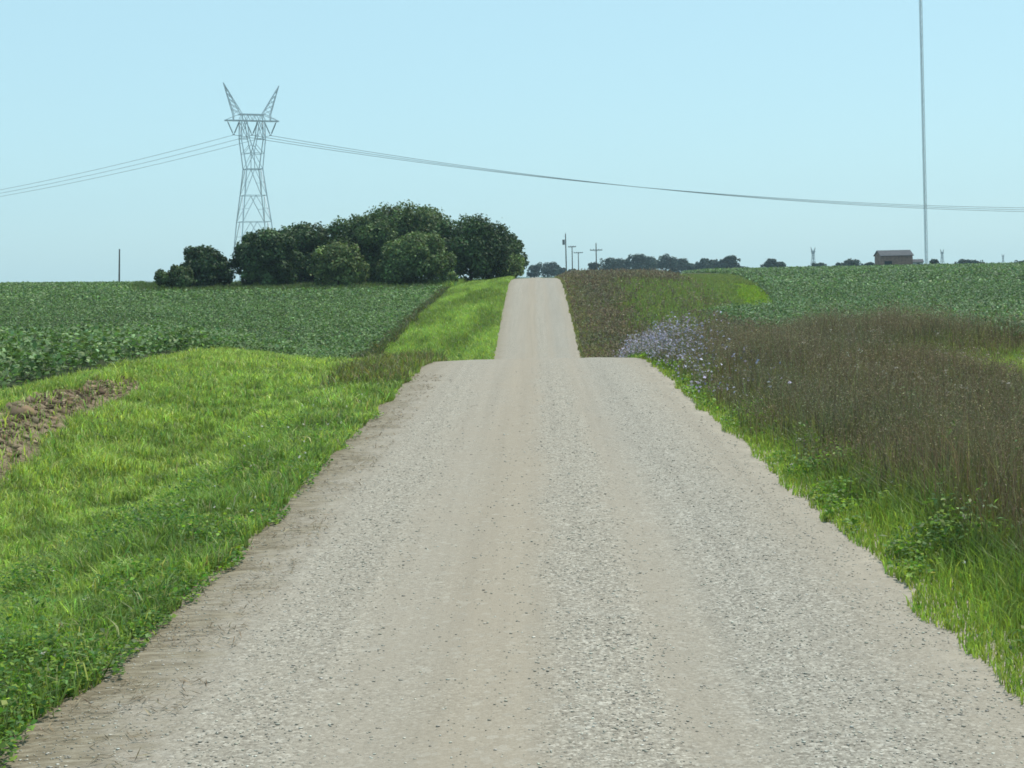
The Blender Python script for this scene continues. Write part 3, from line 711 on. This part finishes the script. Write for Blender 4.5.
G2 = 'distant trees on the skyline'
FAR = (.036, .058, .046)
far = [
 (529, 541, 265, 640, 'low distant tree at the end of the road, right beside the grove'),
 (538, 557, 262, 660, 'broader distant tree left of the transformer pole'),
 (553, 564, 266, 690, 'small distant tree touching the left side of the transformer pole'),
 (569, 577, 269, 690, 'tiny distant bush between the two T shaped power poles'),
 (589, 600, 262, 600, 'small round distant tree at the foot of the cross shaped pole'),
 (601, 619, 257, 620, 'wide distant tree just right of the cross shaped pole'),
 (614, 632, 259, 650, 'distant tree between the cross pole and the tallest skyline clump'),
 (629, 646, 253.5, 640, 'tall left tree of the highest pair on the right skyline'),
 (641, 660, 256, 660, 'distant tree in the dip of the highest skyline clump'),
 (656, 676, 254, 640, 'tall right tree of the highest pair on the right skyline'),
 (670, 687, 258, 650, 'distant tree sloping down from the highest skyline clump'),
 (684, 699, 263, 640, 'low distant tree at the right foot of the highest clump'),
 (698, 711, 257.5, 630, 'distant tree right after the gap in the skyline row'),
 (708, 720, 259, 650, 'distant tree left of the pointed skyline tree'),
 (718, 730, 258.5, 640, 'distant tree leaning against the pointed skyline tree'),
 (726, 739, 254.5, 620, 'pointed distant tree at the right end of the long row'),
 (735, 747, 266, 620, 'lowest tree trailing off the right end of the long row'),
 (764, 776, 258, 560, 'taller tree of the small lone pair on the soybean skyline'),
 (772, 785, 262, 565, 'shorter tree of the small lone pair on the soybean skyline'),
 (811, 825, 263, 520, 'low bush on the skyline under the faint far pylon'),
 (836, 848, 263, 520, 'shorter half of the twin trees left of the barn'),
 (844, 860, 259.5, 530, 'taller half of the twin trees left of the barn'),
 (866, 875, 262, 500, 'small bush nearest to the left end of the barn'),
 (931, 938, 259, 430, 'small pointed bush just right of the tall mast'),
 (958, 972, 259.5, 540, 'left one of the pair of hazy trees right of the mast'),
 (968, 983, 260.5, 545, 'right one of the pair of hazy trees right of the mast'),
 (1013, 1030, 261, 560, 'distant tree cut by the right edge of the photo'),
]
for i, (a, b, t, D, lab) in enumerate(far):
    tree_px('distant_tree', a, b, t, D, lab, group=G2, wide=1.5, col=FAR, seed=40 + i, n=2400, leaf=.7 * D / 640, nb=12, skirt=.0, limbs=3)

# ------------------------------------------------------------------ lattice tower
def lattice_tower(loc, rz, label, s=1.0, lw=.17, bw=.10, zdrop=0.0, group=None, steel=None):
    M_ST = steel or M_STEEL
    root = empty('transmission_tower', loc, rz); tag(root, label, 'pylon', group)
    lv = [(-zdrop, 4.10), (0.0, 3.96), (5.8, 3.42), (11.7, 2.86), (17.0, 2.22), (22.3, 1.62)]
    lv = [(h * s, w * s) for h, w in lv]
    def cn(h, w): return [Vector((-w, -w, h)), Vector((w, -w, h)), Vector((w, w, h)), Vector((-w, w, h))]
    C = [cn(h, w) for h, w in lv]
    for k in range(4):
        b = MB()
        for i in range(len(C) - 1): b.bar(C[i][k], C[i + 1][k], lw * s)
        b.build('leg', M_ST, root)
    br = MB()
    for i in range(len(C) - 1):
        for k in range(4):
            j = (k + 1) % 4
            if i >= 1: br.bar(C[i + 1][k], C[i + 1][j], bw * s)
            if i >= 1:
                m = (C[i + 1][k] + C[i + 1][j]) / 2
                br.bar(C[i][k], m, bw * s); br.bar(C[i][j], m, bw * s)
                q = (C[i][k] + m) / 2; br.bar(q, (C[i][k] + C[i + 1][k]) / 2, bw * .7 * s)
                q = (C[i][j] + m) / 2; br.bar(q, (C[i][j] + C[i + 1][j]) / 2, bw * .7 * s)
    br.build('bracing', M_ST, root)
    # upper cage: outer uprights flare back out to the crossarm, a V of struts rises inside
    up = MB(); hw, ht = 22.3 * s, 32.0 * s
    hm = 28.4 * s
    for sy in (-1, 1):
        d0, d1 = 1.62 * s * sy, 1.0 * s * sy
        for sx in (-1, 1):
            A = Vector((sx * 1.62 * s, d0, hw)); B = Vector((sx * 2.45 * s, d1, hm)); T = Vector((sx * 2.35 * s, d1, ht))
            up.bar(A, B, lw * s); up.bar(B, T, lw * s)
            K = Vector((0, d0 * .85, 25.6 * s)); I1 = Vector((sx * .75 * s, d1, hm)); I2 = Vector((sx * 1.25 * s, d1, ht))
            up.bar(K, I1, lw * .9 * s); up.bar(I1, I2, lw * .9 * s); up.bar(K, Vector((0, d0, hw)), bw * s)
            up.bar(A, K, bw * s); up.bar(I1, B, bw * s); up.bar(I2, B, bw * s); up.bar(I1, T, bw * s)
            M_ = A.lerp(B, .5); up.bar(M_, K, bw * s); up.bar(M_, K.lerp(I1, .6), bw * s)
        up.bar((-1.62 * s, d0, hw), (1.62 * s, d0, hw), lw * s)
    for sx in (-1, 1):
        up.bar((sx * 2.45 * s, -1 * s, hm), (sx * 2.45 * s, 1 * s, hm), bw * s); up.bar((sx * 1.62 * s, -1.62 * s, hw), (sx * 1.62 * s, 1.62 * s, hw), bw * s)
        up.bar((sx * 2.45 * s, -1 * s, hm), (sx * 2.35 * s, 1 * s, ht), bw * s)
    up.build('upper_cage', M_ST, root)
    ca = MB(); L_ = 5.45 * s; zc = 32.0 * s; zt = 33.3 * s
    for sy in (-1, 1):
        ca.bar((-L_, sy * .35 * s, zc + .05 * s), (L_, sy * .35 * s, zc + .05 * s), lw * 1.25 * s, lw * 1.5 * s)
        ca.bar((-2.6 * s, sy * .9 * s, zt), (2.6 * s, sy * .9 * s, zt), lw * 1.1 * s)
        for i in range(8):
            x0 = -2.6 * s + 5.2 * s * i / 8; x1 = x0 + 5.2 * s / 8
            ca.bar((x0, sy * .9 * s, zt if i % 2 else zc), (x1, sy * .9 * s, zc if i % 2 else zt), bw * s)
        for sx in (-1, 1): ca.bar((sx * 2.6 * s, sy * .9 * s, zt), (sx * L_, sy * .1 * s, zc + .1 * s), bw * s)
    for i in range(9):
        x = -L_ + 2 * L_ * i / 8; ca.bar((x, -.4 * s, zc + .05 * s), (x, .4 * s, zc + .05 * s), bw * s)
    ca.build('crossarm', M_ST, root)
    for sx in (-1, 1):
        pk = MB(); tip = Vector((sx * 5.65 * s, 0, (39.6 if sx < 0 else 39.3) * s))
        ba = [Vector((sx * x * s, y * s, zt)) for x, y in ((2.05, -.7), (3.75, -.55), (3.75, .55), (2.05, .7))]
        ends = [tip + Vector((0, y * s, 0)) for y in (-.05, -.05, .05, .05)]
        for a, e in zip(ba, ends): pk.bar(a, e, lw * .8 * s)
        for i in range(6):
            t0, t1 = i / 6, (i + 1) / 6
            pk.bar(ba[0].lerp(tip, t0), ba[1].lerp(tip, t1), bw * s); pk.bar(ba[1].lerp(tip, t0), ba[0].lerp(tip, t1), bw * .8 * s)
            pk.bar(ba[3].lerp(tip, t0), ba[2].lerp(tip, t1), bw * .8 * s); pk.bar(ba[1].lerp(tip, t1), ba[2].lerp(tip, t1), bw * .8 * s)
        for sx2 in (0,): pk.bar((sx * 2.05 * s, -.7 * s, zc + .1 * s), ba[0], lw * .8 * s); pk.bar((sx * 3.75 * s, -.35 * s, zc + .1 * s), ba[1], lw * .8 * s); pk.bar((sx * 3.75 * s, .35 * s, zc + .1 * s), ba[2], lw * .8 * s)
        pk.build('ground_wire_peak', M_ST, root)
    for cx in (-3.75, 0.0, 3.75):
        iv = MB()
        for sx in (-1, 1):
            A = Vector((cx * s + sx * 1.2 * s, 0, zc - .1 * s)); B = Vector((cx * s + sx * .06 * s, 0, zc - 2.75 * s))
            iv.cone(A, B, .05 * s, .05 * s, 6)
            for i in range(11):
                p0 = A.lerp(B, .1 + .8 * i / 11); p1 = A.lerp(B, .1 + .8 * (i + .55) / 11); iv.cone(p0, p1, .17 * s, .10 * s, 8)
        iv.bar((cx * s - .25 * s, 0, zc - 2.82 * s), (cx * s + .25 * s, 0, zc - 2.82 * s), .12 * s)
        iv.build('insulator_string', M_INSUL, root)
    return root
TD = 300.0
tz = at(255, 280, TD)
TROT = rad(24)
tower_loc = Vector((tz.x, TD, tz.z))
lattice_tower(tower_loc, TROT, 'tall grey steel lattice pylon with two horns rising behind the grove', zdrop=2.0)

# conductors: three phases, each a span on either side of the tower, hung with sag
u = Vector((math.cos(TROT), math.sin(TROT), 0))
att = tower_loc + Vector((0, 0, 32.0 - 2.85))
names = ['power line wire hung from the left insulator of the pylon', 'power line wire hung from the middle insulator of the pylon', 'power line wire hung from the right insulator of the pylon']
for ph, lab in zip((-1, 0, 1), names):
    A = att + u * (3.75 * ph)
    wv = MB()
    for (dx, dy, slope, ln) in ((334.0, 60.0, .176, 400.0), (-300.0, 148.0, .166, 334.0)):
        if dx > 0: slope += .005 * ph
        pts = []
        for i in range(49):
            t = i / 48; d = math.hypot(dx, dy) * t; z = -slope * d + slope / ln * d * d
            pts.append(A + Vector((dx * t, dy * t, z)))
        r_ = .06 if dx > 0 else .03
        for off in (-.2, .2):
            dd = Vector((0, off, 0))
            for i in range(48): wv.bar(pts[i] + dd, pts[i + 1] + dd, r_)
    tag(wv.build('power_line', M_WIRE), lab, 'power line', 'power line wires on the pylon')

# faint pylons far off on the right skyline
for px, pt, D, lab in ((813, 247, 1150, 'faint far pylon above the low bush on the right skyline'), (942, 249, 1000, 'faint far pylon between the mast and the hazy pair of trees'),
                       (1003, 254, 1250, 'faintest far pylon near the right edge of the photo')):
    P = at(px, pt, D); zb = float(height(P.x, D)); s = (P.z - zb) / 39.6
    lattice_tower((P.x, D, zb), rad(40), lab, s, lw=.34, bw=.22, steel=M_INSUL, group='distant pylons on the right skyline')

# ------------------------------------------------------------------ radio mast
def mast():
    D = 430.0; b = at(926.5, 262, D); zb = float(height(b.x, D)); Hm = 96.0
    root = empty('radio_mast', (b.x, D, zb)); tag(root, 'very tall thin grey lattice radio mast standing right of the barn', 'radio mast')
    tilt = -.0035
    fw = .42
    cs = [Vector((fw * math.cos(a), fw * math.sin(a), 0)) for a in (rad(200), rad(320), rad(80))]
    def P(k, z): return cs[k] + Vector((tilt * z, 0, z))
    for k in range(3): MB().bar(P(k, 0), P(k, Hm), .19 if k == 0 else .15).build('mast_leg', M_STEEL_MAST, root)
    br = MB(); st = 1.15; n = int(Hm / st)
    for i in range(n):
        for k in range(3):
            j = (k + 1) % 3; a, b_ = (k, j) if i % 2 else (j, k)
            br.bar(P(a, i * st), P(b_, (i + 1) * st), .09); br.bar(P(k, i * st), P(j, i * st), .07)
    br.build('lacing', M_STEEL_MAST, root)
    fb = MB(); fb.box((-1.1, -1.1, -.3), (1.1, 1.1, .35)); fb.build('foundation', plain('concrete', (.35, .34, .32), .9), root)
    fd = MB().cone(P(2, .4) + Vector((-.1, -.25, 0)), P(2, Hm) + Vector((-.1, -.25, 0)), 0.05, 0.05, 8); fd.build('feeder_cable', plain('feeder_black', (.05, .05, .055), .5), root)
mast()

# ------------------------------------------------------------------ barn and shed
M_BARNWALL = plain('weathered_boards', (.24, .145, .115), .9, noise=.3, scale=1.3)
M_BARNROOF = plain('old_roof', (.055, .058, .066), .8, noise=.25, scale=1.0)
M_DOORSHADE = plain('doorway_shade', (.012, .012, .012), .9)  # near-black panels paint the unlit inside of the doorways
M_PALE = plain('pale_siding', (.42, .43, .43), .7, noise=.12, scale=1)
def barn():
    D = 410.0; c = at(897, 262, D); zb = float(height(c.x, D)); W_ = 32.0 / F * D
    root = empty('barn', (c.x, D, zb), rad(3)); tag(root, 'weathered brown barn with dark roof on the crop skyline left of the mast', 'barn')
    top = at(897, 250.5, D).z - zb; ev = top * .74; dp = 6.4; w2 = W_ / 2
    w = MB()
    w.poly([(-w2, 0, -.3), (w2, 0, -.3), (w2, 0, ev), (-w2, 0, ev), (-w2, dp, -.3), (w2, dp, -.3), (w2, dp, ev), (-w2, dp, ev), (-w2, dp / 2, top - .12), (w2, dp / 2, top - .12)],
           [(0, 1, 2, 3), (5, 4, 7, 6), (1, 5, 6, 9, 2), (4, 0, 3, 8, 7)])
    for i in range(22):
        x = -w2 + W_ * (i + .5) / 22; w.box((x - .03, -.03, 0), (x + .03, .01, ev))
    w.build('wall', M_BARNWALL, root)
    ro = MB(); t = .14; oh = .3
    for sy in (0, 1):
        e = (-oh if sy == 0 else dp + oh); ze = ev - oh * (top - ev) / (dp / 2)
        ro.poly([(-w2 - .3, e, ze + .02), (w2 + .3, e, ze + .02), (w2 + .3, dp / 2, top), (-w2 - .3, dp / 2, top), (-w2 - .3, e, ze + t), (w2 + .3, e, ze + t), (w2 + .3, dp / 2, top + t), (-w2 - .3, dp / 2, top + t)],
                [(0, 3, 2, 1), (4, 5, 6, 7), (0, 1, 5, 4), (2, 3, 7, 6), (1, 2, 6, 5), (3, 0, 4, 7)])
    ro.build('roof', M_BARNROOF, root)
    d = MB(); d.box((-w2 + .9, -.06, 0), (-w2 + 3.0, -.035, ev * .62)); d.build('dark_doorway', M_DOORSHADE, root)
    return root
barn()
def shed():
    D = 422.0; c = at(918, 262, D); zb = float(height(c.x, D)); top = at(918, 259.3, D).z - zb
    root = empty('shed', (c.x, D, zb)); tag(root, 'small pale equipment shed between the barn and the foot of the mast', 'shed')
    w = MB(); w.poly([(-1.5, 0, -.2), (1.5, 0, -.2), (1.5, 0, top * .75), (-1.5, 0, top * .75), (-1.5, 2.4, -.2), (1.5, 2.4, -.2), (1.5, 2.4, top * .75), (-1.5, 2.4, top * .75), (-1.5, 1.2, top - .1), (1.5, 1.2, top - .1)],
                     [(0, 1, 2, 3), (5, 4, 7, 6), (1, 5, 6, 9, 2), (4, 0, 3, 8, 7)]); w.build('wall', M_PALE, root)
    r_ = MB()
    for e in (-.2, 2.6): r_.bar((0, e, top * .72), (0, 1.2, top), 3.4, .1)
    r_.build('roof', M_BARNROOF, root)
    MB().box((-.4, -.05, 0), (.45, -.02, top * .62)).build('dark_doorway', M_DOORSHADE, root)
shed()

# ------------------------------------------------------------------ utility poles
def pole(px, ptop, D, arm, label, kind, lean=0.0, sink=None):
    P = at(px, ptop, D); zb = float(height(P.x, D)); H = P.z - zb
    root = empty('utility_pole', (P.x - lean * H, D, zb)); tag(root, label, 'utility pole', 'wooden utility poles on the skyline')
    top = Vector((lean * H, 0, H))
    MB().cone((0, 0, -.4), top, .19, .13, 10).build('pole', M_POLE, root)
    if arm:
        za = H - (.25 if kind == 'T' else 2.0); ax = lean * za
        MB().bar((ax - arm, -.18, za), (ax + arm, -.18, za), .2, .24).build('crossarm', M_POLE, root)
        for sx in (-1, -.45, .45, 1):
            MB().cone((ax + sx * (arm - .15), -.18, za + .1), (ax + sx * (arm - .15), -.18, za + .38), .07, .05, 8).build('insulator', M_INSUL, root)
        b = MB()
        for sx in (-1, 1): b.bar((ax, -.2, za - .75), (ax + sx * arm * .5, -.22, za - .08), .06)
        b.build('arm_brace', M_STEEL, root)
    if kind == 'can':
        MB().cone((lean * H - .55, -.1, H - 2.9), (lean * H - .55, -.1, H - 1.5), .34, .34, 14).build('transformer', M_TRAFO, root)
        MB().cone((lean * H, 0, H), (lean * H, 0, H + .35), .05, .05, 8).build('insulator', M_INSUL, root)
        MB().bar((lean * H - .6, 0, H - .6), (lean * H + .1, 0, H - .6), .08).build('cutout_bracket', M_STEEL, root)
    return root
pole(565.5, 234, 400, 0, 'tallest skyline pole carrying a transformer can, by the road end', 'can', -.004)
pole(572.0, 246, 460, 1.25, 'T topped utility pole nearest the transformer pole', 'T')
pole(578.3, 252, 520, 1.6, 'shortest T topped utility pole, between its neighbour and the cross pole', 'T')
pole(596, 243, 420, 1.75, 'cross shaped utility pole standing right of the others on the skyline', 'cross')
pole(119.5, 249, 300, 0, 'bare pole standing alone in the crop at far left', 'bare', .03)

# ------------------------------------------------------------------ summer haze over the fields
m, nt, o = new_mat('summer_air')
v = nt.nodes.new('ShaderNodeVolumePrincipled'); v.inputs['Density'].default_value = 0.00018; v.inputs['Color'].default_value = (.66, .87, 1.0, 1)
v.inputs['Anisotropy'].default_value = .2
nt.links.new(v.outputs[0], o.inputs['Volume'])
zlow = float(GZ.min()) - 1.0
hz = MB().box((gx.min() - 20, gy.min() - 20, zlow), (gx.max() + 20, gy.max() + 20, 112.0)).build('haze', m)
tag(hz, kind='stuff')
